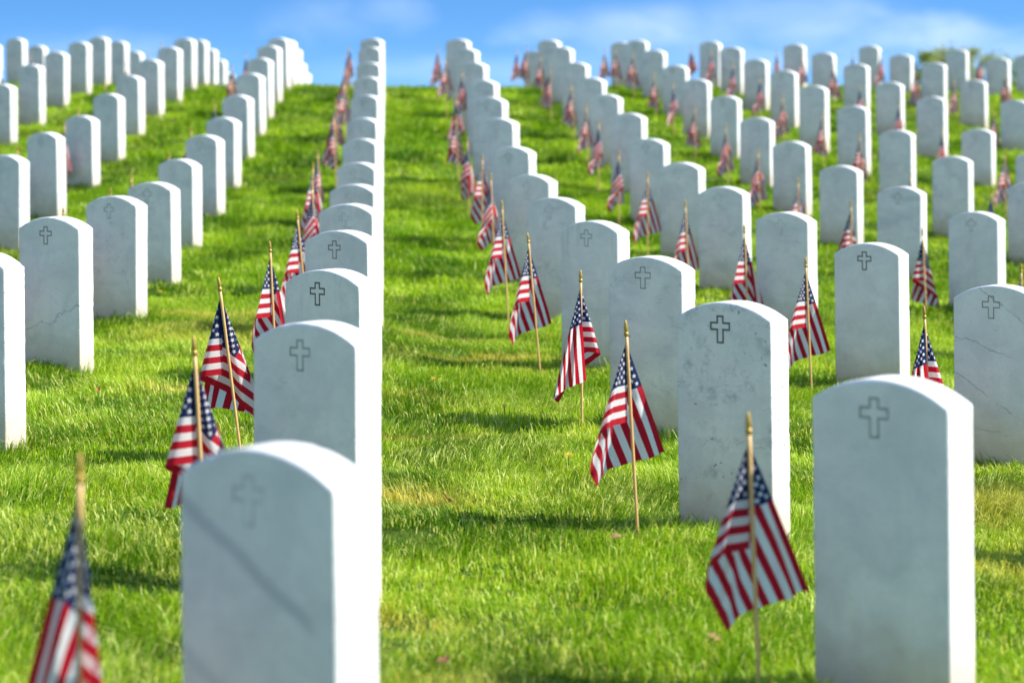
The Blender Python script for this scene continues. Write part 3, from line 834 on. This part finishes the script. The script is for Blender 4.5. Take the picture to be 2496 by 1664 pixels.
# ------------------------------------------------------------------ trees beyond the crest
def tree(cx, cy, top, rad, seed, lab, tone):
    rs = random.Random(seed); g = gz1(cx, cy)
    bm_v, bm_f = [], []
    def limb(p, q, r0, r1, n=8):
        d = (q - p).normalized(); a = d.orthogonal().normalized(); b = d.cross(a); s = len(bm_v)
        for (c, r) in ((p, r0), ((p + q) / 2 + a * r0 * .4, (r0 + r1) / 2), (q, r1)):
            for j in range(n):
                t = 2 * math.pi * j / n; bm_v.append(c + (a * math.cos(t) + b * math.sin(t)) * r)
        for lv in range(2):
            for j in range(n): bm_f.append((s + lv * n + j, s + lv * n + (j + 1) % n, s + (lv + 1) * n + (j + 1) % n, s + (lv + 1) * n + j))
    H = top - g
    fork = Vector((rs.uniform(-.1, .1), 0, H * .35)); limb(Vector((0, 0, -.3)), fork, .08, .05)
    tips = []
    for j in range(9):
        a = 2 * math.pi * j / 9 + rs.random(); rr = rad * rs.uniform(.35, .85)
        tip = Vector((math.cos(a) * rr, math.sin(a) * rr, H * rs.uniform(.62, .95))); limb(fork + Vector((0, 0, rs.uniform(-.1, .5))), tip,   .028, .008); tips.append(tip)
    tips += [Vector((0, 0, H - .12)), Vector((rad * .3, 0, H - .3))]
    trunk = mesh_from('trunk', bm_v, bm_f, True, M_BARK)
    lv, lf = [], []
    for tp in tips:
        for c in range(3):
            cc = tp + Vector((rs.gauss(0, .22), rs.gauss(0, .22), rs.gauss(-.12, .2))); cr = rs.uniform(.14, .27)
            if cc.z > H - cr * .6: cc.z = H - cr * .6
            for n in range(70):
                p = cc + Vector((rs.gauss(0, 1), rs.gauss(0, 1), rs.gauss(0, .8))) * cr * .55
                d = Vector((rs.gauss(0, 1), rs.gauss(0, 1), rs.gauss(0, .6))).normalized(); e = d.orthogonal().normalized()
                l = rs.uniform(.05, .085); b = len(lv)
                lv += [p - d * l, p + e * l * .42, p + d * l, p - e * l * .42]; lf.append((b, b + 1, b + 2, b + 3))
    root = bpy.data.objects.new('tree', None); COL.objects.link(root); root.location = (cx, cy, g)
    tag(root, lab, 'tree', 'trees beyond the crest')
    link('trunk', trunk, None, root); link('crown', mesh_from('crown', lv, lf, False, tone), None, root)
M_BARK = plain('bark', (.16, .12, .08), .9, 0, .5, 14.0)
M_LV1 = plain('leaves_green', (.34, .43, .08), .5, .55, .3, 2.2); M_LV2 = plain('leaves_olive', (.40, .46, .09), .5, .55, .3, 2.2)
for (pxx, d, pt, rad, sd, lab, tone) in ((2262, 60, 128, .55, 3, 'small rounded green tree rising behind the crest, leftmost of the three', M_LV1),
                                        (2322, 63, 118, .5, 5, 'tallest blurred green tree behind the crest at the right', M_LV2),
                                        (2452, 66, 132, .8, 8, 'low broad tree behind the crest nearest the right edge', M_LV1)):
    tree((pxx - 1248) / 5893 * d, d, (230 - pt) / 5893 * d + ZUP, rad, sd, lab, tone)

# ------------------------------------------------------------------ sky and sun
SUN_EL, SUN_AZ = R(41), R(98)             # azimuth clockwise from +Y (straight ahead)
w = bpy.data.worlds.new('World'); SC.world = w; w.use_nodes = True
t = NT(w.node_tree); bg = w.node_tree.nodes['Background']
tc = t.node('ShaderNodeTexCoord')
s = t.node('ShaderNodeSeparateXYZ', ins={0: tc.outputs['Generated']})
up = t.m('ADD', t.m('MULTIPLY', s.outputs[2], SKY_SLOPE), SKY_LIFT)
vec = t.node('ShaderNodeVectorMath', operation='NORMALIZE', ins={0: t.node('ShaderNodeCombineXYZ', ins={0: s.outputs[0], 1: s.outputs[1], 2: up}).outputs[0]}).outputs[0]
sky = t.node('ShaderNodeTexSky'); sky.sky_type = 'NISHITA'; sky.sun_disc = False
sky.sun_elevation = SUN_EL; sky.sun_rotation = SUN_AZ; sky.air_density = 1.0; sky.dust_density = .3; sky.ozone_density = 2.5
t.l.new(vec, sky.inputs['Vector'])
hs = t.node('ShaderNodeHueSaturation', ins={'Color': sky.outputs[0]}); hs.inputs['Saturation'].default_value = SKY_SAT; hs.inputs['Value'].default_value = SKY_VAL
# thin, soft cloud banks, placed by bearing and height above the level
bear = t.m('ARCTAN2', s.outputs[0], s.outputs[1])
mp = t.node('ShaderNodeMapping', ins={0: tc.outputs['Generated']}); mp.inputs['Scale'].default_value = (1, 1, 2.0)
n1 = t.noise(mp.outputs[0], 20.0, 4, .5, .3)
wob = t.m('MULTIPLY', t.m('SUBTRACT', t.noise(mp.outputs[0], 34.0, 3, .5), .5), .034)
bank = None
for (u0, v0, ru, rv, k) in ((-.078, .030, .022, .010, .45), (-.051, .033, .018, .009, .42), (.018, .027, .020, .008, .6), (.062, .026, .055, .012, .8), (.115, .030, .050, .012, 1.0), (.165, .024, .045, .010, .9), (.205, .017, .03, .010, .5), (.10, .014, .10, .008, .5), (-.17, .018, .05, .007, .35), (-.02, .010, .08, .007, .4), (.30, .03, .07, .02, .9), (-.33, .03, .08, .02, .7)):
    a = t.m('DIVIDE', t.m('SUBTRACT', t.m('ADD', bear, wob), u0), ru); b_ = t.m('DIVIDE', t.m('SUBTRACT', t.m('ADD', s.outputs[2], t.m('MULTIPLY', wob, .4)), v0), rv)
    d = t.m('SQRT', t.m('ADD', t.m('MULTIPLY', a, a), t.m('MULTIPLY', b_, b_)))
    g = t.m('MULTIPLY', t.m('SUBTRACT', 1.0, t.ramp(d, .15, 1.35)), k)
    bank = g if bank is None else t.m('MAXIMUM', bank, g)
cl = t.m('MULTIPLY', bank, t.m('ADD', .45, t.m('MULTIPLY', t.ramp(n1, .3, .68), .7)), clamp=True)
cl = t.m('MULTIPLY', cl, CLOUD_AMT)
# unseen cloud added behind the camera to whiten the fill light
cl = t.m('MAXIMUM', cl, t.m('MULTIPLY', t.ramp(s.outputs[1], .35, -.5), t.m('MULTIPLY', t.ramp(n1, .25, .6), .55)))
colr = t.mix(cl, hs.outputs[0], c4(*CLOUD_COL))
t.put(bg.inputs['Color'], colr); bg.inputs['Strength'].default_value = SKY_STR

L = bpy.data.lights.new('sun', 'SUN'); L.energy = SUN_E; L.angle = R(.53); L.color = (1.0, .955, .88)
so = bpy.data.objects.new('sun', L); COL.objects.link(so)
sd = Vector((math.sin(SUN_AZ) * math.cos(SUN_EL), math.cos(SUN_AZ) * math.cos(SUN_EL), math.sin(SUN_EL)))
so.rotation_mode = 'QUATERNION'; so.rotation_quaternion = sd.to_track_quat('Z', 'Y'); so.location = sd * 60

# ------------------------------------------------------------------ camera: 85 mm, lens shifted down, wide open
cam = bpy.data.cameras.new('camera'); co = bpy.data.objects.new('camera', cam); COL.objects.link(co)
co.location = (0, 0, ZUP); co.rotation_euler = (R(90), 0, 0)
cam.sensor_width = 36; cam.lens = 85; cam.shift_y = -(832 - 230) / 2496
cam.clip_start = .1; cam.clip_end = 6000
cam.dof.use_dof = True; cam.dof.focus_distance = 8.4; cam.dof.aperture_fstop = 3.5
SC.camera = co
SC.render.resolution_x = 1024; SC.render.resolution_y = 682
vs = SC.view_settings; vs.view_transform = 'Standard'; vs.look = 'None'; vs.exposure = EXPO; vs.gamma = 1
SC.cycles.use_denoising = True
SC.cycles.max_bounces = 8; SC.cycles.diffuse_bounces = 4; SC.cycles.transmission_bounces = 4
